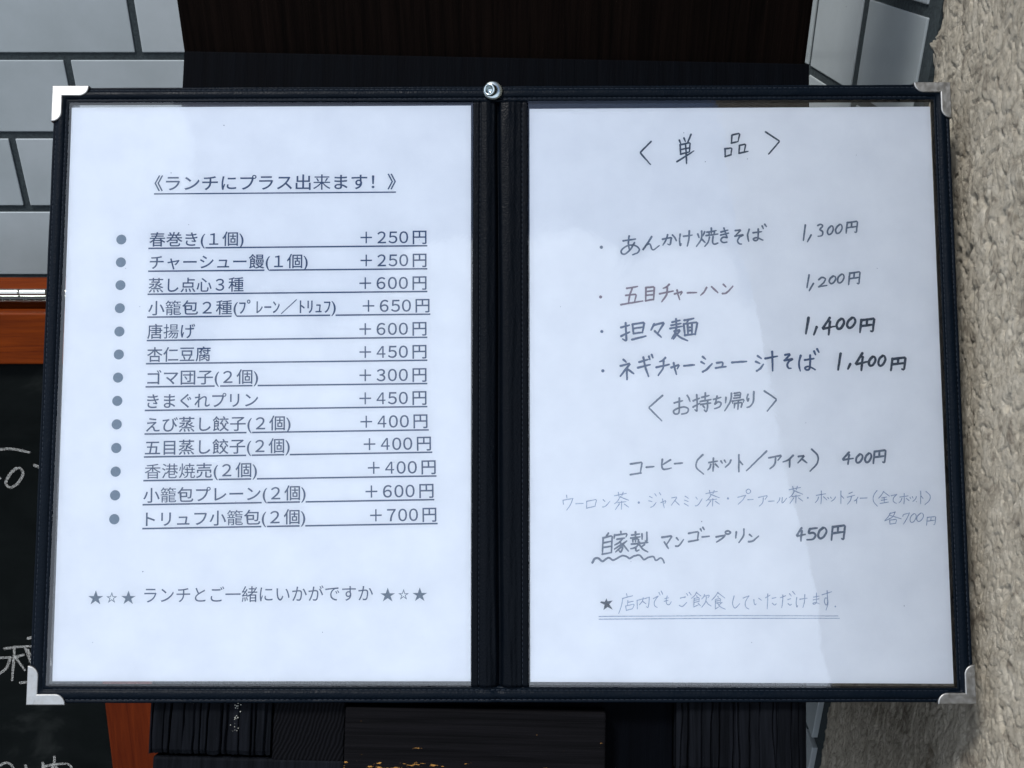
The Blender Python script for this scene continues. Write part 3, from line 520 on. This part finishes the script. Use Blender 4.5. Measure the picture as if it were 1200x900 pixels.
# ------------------------------------------------------------------ frames of the leaning things
TILT = R(32.0)
EYV = Vector((0, math.sin(TILT), math.cos(TILT)))
NRM = Vector((0, -math.cos(TILT), math.sin(TILT)))
CEN = EYE + 0.504 * Vector((0, math.cos(PITCH), -math.sin(PITCH)))
FOLDER = frame(CEN, Vector((1, 0, 0)), EYV, NRM)
mm = 0.001

# ------------------------------------------------------------------ wooden stand
stand = thing('wooden_stand', 'black weathered wooden stand with an upright board, under the menu folder', 'stand', Matrix.Translation((0, 0.578, 0)))
inv = stand.matrix_world.inverted()
bm = bmesh.new()
def board_front(s, t):
    return None
box(bm, -0.1815, 0.1632, 0.566, 0.592, 0.0, 1.72, 0.0025, 2)
o = bm_obj('upright_board', bm, M_BROWN); o.data.transform(inv); o.parent = stand
# sloped panel, turned a little in its own plane
SL = FOLDER @ Matrix.Rotation(R(-1.2), 4, 'Z')
SLI = inv @ SL
def put(o):
    o.parent = stand; o.matrix_local = SLI
    return o
def cracked_post(x0, x1, y0, y1, zf, thick, ncr, seed):
    rnd = random.Random(seed)
    cr_ = [(x0 + (x1 - x0) * (k + 0.5 + rnd.uniform(-0.36, 0.36)) / ncr, rnd.uniform(0.22, 0.5), rnd.uniform(1.0, 2.6), rnd.uniform(0, 50)) for k in range(ncr)]
    def fn(s, t):
        x, y = x0 + (x1 - x0) * s, y0 + (y1 - y0) * t
        z = zf + 0.35 * nz(x * 0.06, y * 0.01, seed) + 0.12 * nz(x * 0.5, y * 0.03, seed)
        for cx, w, d, ph in cr_:
            c = cx + 1.6 * nz(y * 0.02, ph) + 0.5 * nz(y * 0.09, ph + 7)
            q = abs(x - c) / (w * (0.7 + 0.6 * nz(y * 0.045, ph + 20)) + 0.12)
            if q < 2.2: z -= d * math.exp(-q * q) * sm(-0.35, 0.3, nz(y * 0.016, ph + 33) + 0.3)
        ed = min(x - x0, x1 - x, y - y0, 4.0)
        z -= 1.1 * (1 - sm(0, 2.4, ed))
        yy = y + (0.9 * nz(x * 0.16, seed) + 0.4 * nz(x * 0.7, seed)) * (1 - t) ** 8
        return (x * mm, yy * mm, z * mm)
    nx, ny = int((x1 - x0) / 0.32), int((y1 - y0) / 2.2)
    vv, ff = grid(nx, ny, fn)
    W = nx + 1
    ring = [i for i in range(W)] + [j * W + nx for j in range(1, ny + 1)] + [ny * W + i for i in range(nx - 1, -1, -1)] + [j * W for j in range(ny - 1, 0, -1)]
    b = len(vv)
    for i in ring: vv.append((vv[i][0], vv[i][1], (zf - thick) * mm))
    m_ = len(ring)
    for k in range(m_): ff.append((ring[k], b + k, b + (k + 1) % m_, ring[(k + 1) % m_]))
    ff.append(tuple(b + k for k in range(m_ - 1, -1, -1)))
    # winding: make the front face outwards
    ff = [tuple(q) for q in ff]
    return vv, ff
vv, ff = cracked_post(-179.0, -118.0, -189.5, -40, -5.0, 20, 13, 3)
o = put(py_obj('plank', vv, ff, M_POST, smooth=False)); tag(o, 'left plank of deeply cracked vertical grain'); left_plank = o
vv, ff = cracked_post(86.5, 152.0, -192.5, -40, -5.0, 20, 13, 9)
o = put(py_obj('plank', vv, ff, M_POST)); tag(o, 'right plank of cracked vertical grain with a knot')
bm = bmesh.new(); box(bm, -.1795, .1555, -.039, .176, -.026, -.006, .001); put(bm_obj('top_rail', bm, M_DARK))
bm = bmesh.new(); box(bm, -.1175, .086, -.215, -.040, -.030, -.0135, .001); put(bm_obj('backing_panel', bm, M_DARK))
bm = bmesh.new(); box(bm, -.1172, -.0806, -.1925, -.11, -.0134, -.0066, .0015, 3); put(bm_obj('filler_block', bm, M_ARCH))
bm = bmesh.new(); box(bm, -.0800, .0506, -.2000, -.1640, -.0130, -.0015, .0012, 3); put(bm_obj('cross_rail', bm, M_BLOCK))
bm = bmesh.new(); box(bm, -.1770, .155, -.262, -.2005, -.028, -.0065, .002)
box(bm, -.1770, -.0805, -.2004, -.1912, -.028, -.0065, .0015); put(bm_obj('lower_rail', bm, M_POST))
for sx in (-0.165, 0.125):
    bm = bmesh.new()
    p = [(0.375, 0.86), (0.5645, 0.72), (0.5645, 0.90), (0.475, 1.03)]
    lo = [bm.verts.new((sx, y, z)) for y, z in p]; hi = [bm.verts.new((sx + 0.02, y, z)) for y, z in p]
    bm.faces.new(lo); bm.faces.new(hi[::-1])
    for k in range(4): bm.faces.new((lo[k], hi[k], hi[(k + 1) % 4], lo[(k + 1) % 4]))
    o = bm_obj('bracket', bm, M_DARK); o.data.transform(inv); o.parent = stand

# ------------------------------------------------------------------ chalkboard (A-frame)
LEAN = R(12.0)
AO = EYE + Vector((-0.354, 0.66, -0.2788))
A_M = frame(AO, Vector((1, 0, 0)), Vector((0, math.sin(LEAN), math.cos(LEAN))), Vector((0, -math.cos(LEAN), math.sin(LEAN))))
root = thing('chalkboard_sign', 'red brown framed folding chalkboard with white chalk writing, left of the stand', 'chalkboard', Matrix.Translation((-0.5, 0.62, 0)))
AI = root.matrix_world.inverted() @ A_M
def puta(o):
    o.parent = root; o.matrix_local = AI
    return o
LEFT = -0.42
bm = bmesh.new(); box(bm, LEFT, .0635, -.038, 0.0, -.020, 0, .0013, 3); puta(bm_obj('top_rail', bm, M_RED))
redv = M_RED.copy(); redv.name = 'red_brown_upright_wood'
for nd in redv.node_tree.nodes:
    if nd.type == 'VALTORGB':
        nd.color_ramp.elements[0].color = (0.026, 0.0034, 0.0009, 1); nd.color_ramp.elements[1].color = (0.060, 0.0098, 0.002, 1)
    if nd.type == 'MAPPING': nd.inputs['Scale'].default_value = (260, 14, 260)
for a, c in ((.0226, .0635), (LEFT, LEFT + .041)):
    bm = bmesh.new(); box(bm, a, c, -1.0, -.0384, -.020, -.0004, .0013, 3); puta(bm_obj('stile', bm, redv))
bm = bmesh.new(); box(bm, LEFT + .0415, .0222, -.90, -.862, -.020, -.0004, .0013, 3); puta(bm_obj('bottom_rail', bm, M_RED))
bm = bmesh.new(); box(bm, LEFT + .036, .0285, -.866, -.034, -.014, -.006); puta(bm_obj('blackboard', bm, M_SLATE))
# rear leaf, leaning the other way
BACKL = Matrix.Translation(AO + Vector((0, 0.029, 0.0045))) @ Matrix.Rotation(R(7), 4, 'X')
rear = bmesh.new(); box(rear, LEFT, .0635, 0.0, .026, -.040, 0.0, .0013, 3)
for a, c in ((.0226, .0635), (LEFT, LEFT + .041)): box(rear, a, c, .0005, .0255, -1.02, -.0404, .0013, 2)
box(rear, LEFT + .03, .03, .008, .016, -.9, -.036)
o = bm_obj('rear_leaf', rear, M_RED); o.data.transform(root.matrix_world.inverted() @ BACKL); o.parent = root
# hinge barrel along the top joint
bm = bmesh.new()
Hc = AO + Vector((0, 0.0245, 0.0065))
edges = [-.0545 + .0205 * k for k in range(-2, 6)]
for a, c in zip(edges, edges[1:]):
    L_ = c - a - 0.0005
    M_ = Matrix.Translation(Hc + Vector((a, 0, 0))) @ Matrix.Rotation(R(90), 4, 'Y')
    lathe(bm, [(.0026, 0), (.0030, .0004), (.0030, .0008), (.0030, L_ - .0008), (.0030, L_ - .0004), (.0026, L_)], 20, M_)
o = bm_obj('hinge', bm, M_CHROME, smooth=True); o.data.transform(root.matrix_world.inverted()); o.parent = root
bm = bmesh.new()
Pc = Hc + Vector((0, 0, -.0030))
box(bm, edges[0] + Hc.x, edges[-1] + Hc.x, Hc.y - .0050, Hc.y + .0045, Hc.z - .0052, Hc.z - .0040)
o = bm_obj('hinge_plate', bm, M_ZINC); o.data.transform(root.matrix_world.inverted()); o.parent = root

# ------------------------------------------------------------------ pen and chalk strokes
def catmull(pts, n=6):
    if len(pts) < 3: return pts
    P = [pts[0]] + list(pts) + [pts[-1]]
    out = []
    for i in range(1, len(P) - 2):
        p0, p1, p2, p3 = P[i - 1], P[i], P[i + 1], P[i + 2]
        for k in range(n):
            t = k / n
            out.append(tuple(0.5 * (2 * p1[c] + (p2[c] - p0[c]) * t + (2 * p0[c] - 5 * p1[c] + 4 * p2[c] - p3[c]) * t * t + (3 * p1[c] - p0[c] - 3 * p2[c] + p3[c]) * t ** 3) for c in (0, 1)))
    out.append(pts[-1])
    return out

def soften(pts):
    # cut each corner a little, as a pen does, and split long runs
    if len(pts) >= 3:
        q = [pts[0]]
        for a, p, c in zip(pts, pts[1:], pts[2:]):
            for o_ in (a, c):
                dx, dy = o_[0] - p[0], o_[1] - p[1]
                d = math.hypot(dx, dy) or 1
                k = min(0.25, 0.45 / d)
                q.append((p[0] + dx * k, p[1] + dy * k))
        q.append(pts[-1]); pts = q
    out = []
    for a, c in zip(pts, pts[1:]):
        n = max(1, int(math.hypot(c[0] - a[0], c[1] - a[1]) / 0.9))
        out += [(a[0] + (c[0] - a[0]) * k / n, a[1] + (c[1] - a[1]) * k / n) for k in range(n)]
    return out + [pts[-1]]

def stroke(verts, faces, pts, w, z, rnd, jit=0.06, taper=0.35):
    # a flat ribbon with round ends (millimetres), width swelling and thinning along its run
    ph = rnd.uniform(0, 100)
    n = len(pts)
    left, right = [], []
    for i, (x, y) in enumerate(pts):
        a, c = pts[max(0, i - 1)], pts[min(n - 1, i + 1)]
        dx, dy = c[0] - a[0], c[1] - a[1]
        d = math.hypot(dx, dy) or 1e-6
        nx_, ny_ = -dy / d, dx / d
        t = i / max(1, n - 1)
        ww = w * 0.5 * (1.0 + 0.20 * nz(t * 2.5, ph) - taper * sm(0.65, 1.0, t) * 0.7 + 0.12 * (1 - sm(0, 0.2, t)))
        jx, jy = jit * nz(x * 0.8, y * 0.8, ph), jit * nz(x * 0.8, y * 0.8, ph + 9)
        left.append((x + jx + nx_ * ww, y + jy + ny_ * ww)); right.append((x + jx - nx_ * ww, y + jy - ny_ * ww))
    b = len(verts)
    z = z + rnd.random() * 0.012
    for p in left: verts.append((p[0] * mm, p[1] * mm, z * mm))
    for p in right: verts.append((p[0] * mm, p[1] * mm, z * mm))
    for i in range(n - 1): faces.append((b + i, b + n + i, b + n + i + 1, b + i + 1))
    for end, sgn in ((0, -1), (n - 1, 1)):
        l_, r_ = left[end], right[end]
        cx, cy = (l_[0] + r_[0]) / 2, (l_[1] + r_[1]) / 2
        ang = math.atan2(l_[1] - cy, l_[0] - cx); rr = math.hypot(l_[0] - cx, l_[1] - cy)
        k0 = len(verts); arc = []
        for k in range(1, 5):
            th = ang - sgn * math.pi * k / 5
            verts.append(((cx + rr * math.cos(th)) * mm, (cy + rr * math.sin(th)) * mm, z * mm)); arc.append(k0 + k - 1)
        loop = [b + end] + arc + [b + n + end]
        faces.append(tuple(loop if sgn < 0 else loop[::-1]))

def dot(verts, faces, x, y, r, z, seg=18):
    b = len(verts)
    for k in range(seg): verts.append(((x + r * math.cos(2 * math.pi * k / seg)) * mm, (y + r * math.sin(2 * math.pi * k / seg)) * mm, z * mm))
    faces.append(tuple(range(b, b + seg)))

CHALK = [
    [(-40, 106.5), (-27.1, 105.8), (-14.4, 108.5)], [(-40.5, 129.3), (-39.2, 129.8)],
    [(-25.9, 121.6), (-31.0, 125.8), (-35.3, 133.5), (-32.5, 137.0), (-26.9, 134.2), (-21.3, 126.5), (-22.6, 121.6), (-25.9, 121.6)],
    [(-11.5, 118.9), (-5.6, 122.6), (-2, 130), (-4, 141), (-11.9, 146.1)],
    [(-55.0, 275.6), (-45.1, 274.1), (-32.6, 273.3)], [(-47.2, 274.1), (-49.6, 287.2), (-53.2, 304.3)], [(-61.6, 284.1), (-51.9, 283.3)],
    [(-51.9, 283.3), (-55.8, 292.6), (-62.1, 298.0)], [(-47.7, 283.3), (-44.4, 289.5), (-41.6, 294.9)], [(-47.7, 283.3), (-40.5, 281.0)],
    [(-38.4, 275.6), (-37.2, 281.8), (-35.4, 289.5)], [(-36.6, 277.1), (-35.1, 281.8)], [(-35.2, 266.4), (-22, 265.6), (-20, 290)], [(-46.6, 306.6), (-38.8, 305.9), (-24, 305)],
    [(-73.8, 384.6), (-69.2, 382.1), (-65.0, 383.0), (-62.9, 388.7), (-66, 396)], [(-52.4, 384.6), (-50.9, 393)], [(-37.9, 382.1), (-36.8, 400)],
    [(-38.4, 386.2), (-29.5, 383.8), (-18.0, 383.0), (-14.2, 387.1), (-14, 402)], [(-27.2, 376.4), (-28.7, 383.0), (-33.7, 394.4)], [(-27, 386), (-20, 395)],
]
rnd = random.Random(5)
for grp in (CHALK[:1], CHALK[1:3], CHALK[3:4], CHALK[4:14], CHALK[14:15], CHALK[15:]):
    verts, faces = [], []
    for s in grp: stroke(verts, faces, catmull([(x, -y) for x, y in s], 7), 2.1, -5.85, rnd, 0.25, 0.2)
    puta(py_obj('chalk_writing', verts, faces, M_CHALK))

# ------------------------------------------------------------------ menu folder
folder = thing('menu_folder', 'black leatherette menu folder with clear pockets and nickel corners, hung open on the stand', 'menu folder', FOLDER)
OUT = [(-241.2, -160.0), (230.6, -159.5), (230.0, 158.6), (-241.0, 156.6)]
INN = [(-232.6, -151.0), (222.0, -152.2), (221.4, 149.9), (-232.4, 148.2)]
PROF = [(0.0, -1.6), (0.0, 0.25), (0.035, 0.75), (0.10, 1.0), (0.17, 0.95), (0.205, 0.62), (0.235, 0.62), (0.275, 1.05), (0.36, 1.55), (0.50, 1.75), (0.64, 1.6), (0.745, 1.1), (0.785, 0.68), (0.82, 0.66), (0.86, 0.98), (0.93, 0.95), (0.985, 0.45), (1.0, -0.4), (0.985, -2.0), (0.9, -2.3), (0.0, -2.3)]
verts, faces = [], []
NP = len(PROF)
def ringpt(side, t, s):
    i, j = side, (side + 1) % 4
    a = [INN[i][c] + (INN[j][c] - INN[i][c]) * t for c in (0, 1)]
    b = [OUT[i][c] + (OUT[j][c] - OUT[i][c]) * t for c in (0, 1)]
    return a[0] + (b[0] - a[0]) * s, a[1] + (b[1] - a[1]) * s
NSIDE = [230, 160, 230, 160]
stations = []
for side in range(4):
    for k in range(NSIDE[side]):
        stations.append((side, k / NSIDE[side]))
for side, t in stations:
    for s, z in PROF:
        x, y = ringpt(side, t, s)
        if z > 0.5 and 0.25 < s < 0.85:
            z += 0.22 * nz(x * 0.09, y * 0.09, 1) + 0.12 * nz(x * 0.45, y * 0.45, 2)
        if side in (0, 2) and -24 < x < 10:                     # the cover folds here: cross wrinkles
            z += 0.35 * nz(x * 0.55, y * 0.08, 6) * sm(-24, -16, x) * (1 - sm(4, 10, x)) - 0.9 * math.exp(-((x + 7.0) / 2.0) ** 2) * (1 if z > 0 else 0)
        wob = 0.22 * nz(x * 0.03, y * 0.03, 12) if s > 0.9 else 0.0
        verts.append(((x + wob) * mm, (y + wob) * mm, z * mm))
NS = len(stations)
for i in range(NS):
    for k in range(NP):
        a, b = i * NP + k, i * NP + (k + 1) % NP
        c, d = ((i + 1) % NS) * NP + (k + 1) % NP, ((i + 1) % NS) * NP + k
        faces.append((a, d, c, b))
border = py_obj('edge_binding', verts, faces, M_LEATHER, folder, smooth=True)

# stitches along both grooves of the binding
verts, faces = [], []
def stitch(a, b, z, w=0.2):
    dx, dy = b[0] - a[0], b[1] - a[1]; d = math.hypot(dx, dy) or 1
    nx_, ny_ = -dy / d * w, dx / d * w
    k = len(verts)
    for f_, hh in ((0.0, 0.0), (0.25, 0.28), (0.75, 0.28), (1.0, 0.0)):
        px, py = a[0] + dx * f_, a[1] + dy * f_
        for q in (-1, 0, 1): verts.append(((px + nx_ * q) * mm, (py + ny_ * q) * mm, (z + (hh if q == 0 else hh * 0.3)) * mm))
    for r in range(3):
        for q in range(2): faces.append((k + r * 3 + q, k + r * 3 + q + 1, k + r * 3 + q + 4, k + r * 3 + q + 3))
for side in range(4):
    ln = math.hypot(OUT[side][0] - OUT[(side + 1) % 4][0], OUT[side][1] - OUT[(side + 1) % 4][1])
    n = int(ln / 2.7)
    for s, z in ((0.22, 0.62), (0.80, 0.68)):
        for k in range(2, n - 2):
            stitch(ringpt(side, k / n, s), ringpt(side, (k + 0.72) / n, s), z)
py_obj('stitching', verts, faces, M_THREAD, border, smooth=True)

# spine between the two pockets
def spine_pt(s, t):
    x = -20.6 + 29.4 * s; y = -151.8 + 300.6 * t
    z = 0.35
    u = x + 7.0
    z += 1.25 * sm(-20.6, -19.9, x) * (1 - sm(7.9, 8.7, x))
    z -= 0.55 * (math.exp(-((x + 16.7) / 0.45) ** 2) + math.exp(-((x - 5.3) / 0.45) ** 2))
    z += 0.9 * math.exp(-((x + 13.2) / 2.2) ** 2) + 0.75 * math.exp(-((x + 1.5) / 3.0) ** 2)
    gx = -6.8 + 0.7 * nz(y * 0.012, 3.0) + 0.9 * (0.5 - t)
    z -= 3.0 * math.exp(-((x - gx) / (1.5 - 0.5 * sm(0.7, 0.0, 1 - t))) ** 2)
    low = (1 - sm(0.0, 0.32, t)) + 0.35 * sm(0.8, 1.0, t)
    z += (0.55 * low + 0.15) * nz(x * 0.5 + 0.6 * nz(y * 0.03, 1.0), y * 0.035, 4.0) * sm(-16, -11, x) * (1 - sm(1, 5, x))
    z += 0.10 * nz(x * 0.8, y * 0.5, 9.0)
    return (x * mm, y * mm, z * mm)
vv, ff = grid(98, 220, spine_pt)
W = 99; n0 = len(vv)
ring = list(range(W)) + [j * W + 98 for j in range(1, 221)] + [220 * W + i for i in range(97, -1, -1)] + [j * W for j in range(219, 0, -1)]
for i in ring: vv.append((vv[i][0], vv[i][1], -2.2 * mm))
for k in range(len(ring)): ff.append((ring[k], n0 + k, n0 + (k + 1) % len(ring), ring[(k + 1) % len(ring)]))
spine = py_obj('spine', vv, ff, M_TRIM, folder, smooth=True)
for x in (-16.7, 5.3):
    verts, faces = [], []
    for k in range(110):
        y = -150.5 + k * 2.7
        stitch((x, y), (x, y + 1.95), 1.02)
    py_obj('stitching', verts, faces, M_THREAD, spine, smooth=True)

# clear pockets: a front and a back sheet each
pockets = []
for x0, x1, y0, y1, sd in ((-232.9, -20.2, -151.6, 148.7, 1.0), (8.3, 222.3, -152.4, 150.2, 5.0)):
    def front(s, t, zb=0.75, am=0.22):
        x, y = x0 + (x1 - x0) * s, y0 + (y1 - y0) * t
        e = sm(0, 0.05, s) * sm(0, 0.05, 1 - s) * sm(0, 0.05, t) * sm(0, 0.05, 1 - t)
        zb += 0.24 * math.exp(-(((x + 111) / 7) ** 2 + ((y + 128) / 3.5) ** 2)) + 0.25 * math.exp(-(((x + 191) / 5) ** 2 + ((y + 35) / 4) ** 2))   # where a finger pushed the vinyl up
        return (x * mm, y * mm, (zb + am * e * nz(x * 0.014, y * 0.012, sd) + am * 0.3 * e * nz(x * 0.05, y * 0.04, sd + 3)) * mm)
    vv, ff = grid(60, 84, front)
    pk = py_obj('clear_pocket', vv, ff, M_VINYL, folder, smooth=True); pockets.append(pk)
    vv, ff = grid(2, 2, lambda s, t: ((x0 + (x1 - x0) * s) * mm, (y0 + (y1 - y0) * t) * mm, -1.2 * mm))
    py_obj('back_sheet', vv, ff, M_VINYL, pk)

# nickel corners
def corner_bm(arm=19.3, leg=5.5):
    r = leg * 0.92
    pts = [(0, 0), (arm, 0)]
    for k in range(1, 9):
        a = math.pi / 2 * k / 8
        pts.append((arm - r + r * math.cos(a), leg - r + r * math.sin(a)))
    pts += [(leg, leg)]
    for k in range(0, 8):
        a = math.pi / 2 * k / 8
        pts.append((leg - r + r * math.cos(a), arm - r + r * math.sin(a)))
    pts += [(0, arm)]
    bm = bmesh.new()
    top = prism(bm, [(x * mm, y * mm) for x, y in pts], -2.9 * mm, 2.2 * mm)
    bmesh.ops.recalc_face_normals(bm, faces=bm.faces)
    bmesh.ops.bevel(bm, geom=list(top.edges), offset=0.55 * mm, segments=3, affect='EDGES', profile=0.5)
    return bm
CORN = [((-241.8, -160.6), 0, 1), ((231.2, -160.1), 90, 1), ((230.6, 159.2), 180, 1), ((-241.6, 157.2), 270, 1)]
for (x, y), rot, _ in CORN:
    c = bm_obj('metal_corner', corner_bm(), M_CORNER, folder)
    c.matrix_local = Matrix.Translation((x * mm, y * mm, 0)) @ Matrix.Rotation(R(rot), 4, 'Z')

# ------------------------------------------------------------------ paper sheets in the pockets
def sheet(name, label, corners, sd):
    (ax, ay), (bx, by), (cx, cy), (dx, dy) = corners            # bl, br, tr, tl in folder millimetres
    ox, oy = (ax + bx + cx + dx) / 4, (ay + by + cy + dy) / 4
    root = thing(name, label, 'paper sheet', FOLDER @ Matrix.Translation((ox * mm, oy * mm, 0)))
    def at(s, t, z):
        x = (ax * (1 - s) + bx * s) * (1 - t) + (dx * (1 - s) + cx * s) * t
        y = (ay * (1 - s) + by * s) * (1 - t) + (dy * (1 - s) + cy * s) * t
        return ((x - ox) * mm, (y - oy) * mm, z * mm)
    vv, ff = grid(6, 8, lambda s, t: at(s, t, 0.0))
    b = len(vv); W = 7
    ring = list(range(W)) + [j * W + 6 for j in range(1, 9)] + [8 * W + i for i in range(5, -1, -1)] + [j * W for j in range(7, 0, -1)]
    for i in ring: vv.append((vv[i][0], vv[i][1], -0.12 * mm))
    for k in range(len(ring)): ff.append((ring[k], b + k, b + (k + 1) % len(ring), ring[(k + 1) % len(ring)]))
    ff.append(tuple(b + k for k in range(len(ring) - 1, -1, -1)))
    py_obj('page', vv, ff, M_PAPER, root)
    return root, Matrix.Translation((-ox * mm, -oy * mm, 0))
pageL, ML = sheet('paper_sheet', 'white sheet of printed prices in the left pocket of the menu folder', [(-230.0, -149.3), (-20.6, -149.3), (-21.6, 147.2), (-231.8, 146.1)], 1)
pageR, MR = sheet('paper_sheet', 'white sheet of handwritten prices in the right pocket of the menu folder', [(9.2, -149.6), (220.9, -150.5), (220.1, 146.6), (9.2, 145.4)], 2)

def putp(o, root, M_):
    o.data.transform(M_); o.parent = root
    return o

# printed page
ZI = 0.06
dg_tmp = []
def glyphs(text, size_to=None, off=0.0):
    c = bpy.data.curves.new('lettering', 'FONT'); c.body = text; c.size = 1.0; c.offset = off
    c.resolution_u = 4
    o = bpy.data.objects.new('lettering', c); col.objects.link(o)
    bpy.context.view_layer.update()
    dg = bpy.context.evaluated_depsgraph_get()
    me = bpy.data.meshes.new_from_object(o.evaluated_get(dg))
    vs_ = [tuple(v.co) for v in me.vertices]; fs_ = [tuple(p.vertices) for p in me.polygons]
    dense = [k for k, ch in enumerate(text) if ch in '籠揚香港来焼']   # too dense to be drawn bolder
    if off and dense:
        pv, pf = glyphs(text)
        inside = lambda f_, w_: any(k < sum(w_[i][0] for i in f_) / len(f_) < k + 1 for k in dense)
        b_ = len(vs_)
        fs_ = [f_ for f_ in fs_ if not inside(f_, vs_)] + [tuple(b_ + i for i in f_) for f_ in pf if inside(f_, pv)]
        vs_ = vs_ + pv
    bpy.data.objects.remove(o); bpy.data.curves.remove(c); bpy.data.meshes.remove(me)
    return vs_, fs_
EM = 8.2
def lay(verts, faces, text, a, b, lift=1.55, em=EM, off=0.0):
    vs_, fs_ = glyphs(text, off=off)
    x0, x1 = min(q[0] for q in vs_), max(q[0] for q in vs_)
    dx, dy = b[0] - a[0], b[1] - a[1]; d = math.hypot(dx, dy)
    ux, uy = dx / d, dy / d
    k = len(verts)
    for x, y, _ in vs_:
        p, q = (x - x0) / (x1 - x0) * d, y * em + lift
        verts.append(((a[0] + ux * p - uy * q) * mm, (a[1] + uy * p + ux * q) * mm, ZI * mm))
    faces.extend([tuple(k + i for i in f_) for f_ in fs_])
def rule(verts, faces, a, b, gaps, w):
    cuts = [a[0]] + [g for gp in gaps for g in gp] + [b[0]]
    yy = lambda x: a[1] + (b[1] - a[1]) * (x - a[0]) / (b[0] - a[0])
    for x0, x1 in zip(cuts[::2], cuts[1::2]):
        k = len(verts)
        for x, s in ((x0, -1), (x1, -1), (x1, 1), (x0, 1)): verts.append((x * mm, (yy(x) + s * w / 2) * mm, (ZI + 0.01) * mm))
        faces.append((k, k + 1, k + 2, k + 3))
for text, xa, xb, ua, ub, gaps, price, pa, pb in PRINT:
    verts, faces = [], []
    head = price is None
    lay(verts, faces, text, xa, xb, 1.6 if not head else 2.3, EM if not head else 8.9, 0.007 if not head else 0.009)
    rule(verts, faces, ua, ub, gaps, 0.78 if not head else 0.7)
    ln_ = putp(py_obj('heading' if head else 'menu_line', verts, faces, INK['print']), pageL, ML)
    if not head:
        verts, faces = [], []
        along = lambda k: (pa[0] + (pb[0] - pa[0]) * k, pa[1] + (pb[1] - pa[1]) * k)
        for ch, k0_, k1_ in zip(price[0] + price[1:4].translate(str.maketrans('0123456789', '０１２３４５６７８９')) + '円', (0.0, 0.255, 0.424, 0.587, 0.79), (0.174, 0.387, 0.558, 0.722, 1.0)):
            lay(verts, faces, ch, along(k0_), along(k1_), 1.6, EM, 0.003 if ch == '４' else 0.010)
        putp(py_obj('price', verts, faces, INK['print']), pageL, ML).parent = ln_
for x, y in BULLETS:
    verts, faces = [], []
    dot(verts, faces, x, y, 2.6, ZI, 32)
    putp(py_obj('bullet', verts, faces, INK['bullet']), pageL, ML)
verts, faces = [], []
for text, a, b in FOOTER:
    star = text in '★☆'
    if not star: lay(verts, faces, text, a, b, 1.2, 8.6, 0.0)
putp(py_obj('footer_line', verts, faces, INK['print']), pageL, ML)
for text, a, b in FOOTER:
    if text in '★☆':
        verts, faces = [], []
        lay(verts, faces, text, a, b, 0.0, (b[0] - a[0]) / 0.9, 0.0)
        putp(py_obj('star', verts, faces, INK['star']), pageL, ML)

# handwritten page
rnd = random.Random(21)
for name, w, inkname, data in HAND:
    verts, faces = [], []
    for s in data.split(';'):
        if s[0] == 'o':
            x, y, r = (int(q) / 100 for q in s[1:].split(','))
            dot(verts, faces, x, y, r, ZI)
            continue
        smooth = s[0] == '~'
        pts = [tuple(int(q) / 100 for q in p.split(',')) for p in s.lstrip('~').split()]
        pts = catmull(pts) if smooth else soften(pts)
        stroke(verts, faces, pts, w, ZI, rnd, 0.10 if w > 0.6 else 0.06)
    putp(py_obj(name, verts, faces, INK[inkname]), pageR, MR)
verts = [(x * mm, y * mm, ZI * mm) for x, y in HAND_STAR]
cx, cy = sum(v_[0] for v_ in verts) / len(verts), sum(v_[1] for v_ in verts) / len(verts)
verts.append((cx, cy, ZI * mm))
n = len(HAND_STAR)
putp(py_obj('star', verts, [(i, (i + 1) % n, n) for i in range(n)], INK['dark']), pageR, MR)

# dust on the pockets and flecks of old paint on the left plank
M_DUST = mat('grey_dust', (0.16, 0.18, 0.22), 0.9, 0, 0.1)[0]
rnd = random.Random(77)
for pk, lst in ((pockets[0], [(-151, 136, .5), (-178, 110.5, .45), (-168, 83, .35), (-112, 11, .4), (-186, -95, .5), (-200, 60, .3), (-60, -40, .3), (-192, 40, .3), (-95, -125, .35), (-140, -60, .25), (-48, 75, .3), (-210, -130, .3)]),
                (pockets[1], [(90, 132, .4), (101, 116.5, .45), (123, 118, .4), (189, 60, .35), (96, -70, .5), (197, -112, .4), (25, 40, .3), (150, -20, .3), (60, -90, .3), (180, 120, .3), (205, -60, .35), (120, -130, .3)])):
    verts, faces = [], []
    for x, y, r in lst:
        dot(verts, faces, x, y, r * 0.6, 1.35, 7)
    tag(py_obj('dust_specks', verts, faces, M_DUST, pk), kind='stuff')

M_FLECK = mat('old_cream_paint', (0.16, 0.16, 0.14), 0.8, 0, 0.1)[0]
verts, faces = [], []
for k in range(26):
    u = rnd.random()
    dot(verts, faces, -135.5 + rnd.gauss(0, 1.6) * (1 - 0.5 * u), -163.5 - 15 * u, rnd.uniform(0.12, 0.42) * (1 - 0.4 * u), -4.45, 6)
tag(py_obj('paint_flecks', verts, faces, M_FLECK, left_plank), kind='stuff')

# ------------------------------------------------------------------ screw that holds the folder
scr = thing('screw', 'shiny zinc screw with washer holding the top middle of the folder', 'screw', FOLDER @ Matrix.Translation((-10.0 * mm, 154.6 * mm, 1.6 * mm)))
bm = bmesh.new()
lathe(bm, [(.0012, -.0005), (.0050, -.0003), (.0053, .0002), (.0051, .0010), (.0043, .0016), (.0030, .0018)], 48)
bm_obj('washer', bm, M_ZINC, scr, smooth=True)
bm = bmesh.new()
Mh = Matrix.Rotation(R(14), 4, 'X') @ Matrix.Rotation(R(-24), 4, 'Y')
lathe(bm, [(.0029, -.0060), (.0031, .0012), (.0033, .0040), (.0031, .0049), (.0024, .0050), (.0019, .0046), (.0017, .0028), (.0006, .0024)], 40, Mh)
bm_obj('screw_head', bm, M_ZINC, scr, smooth=True)
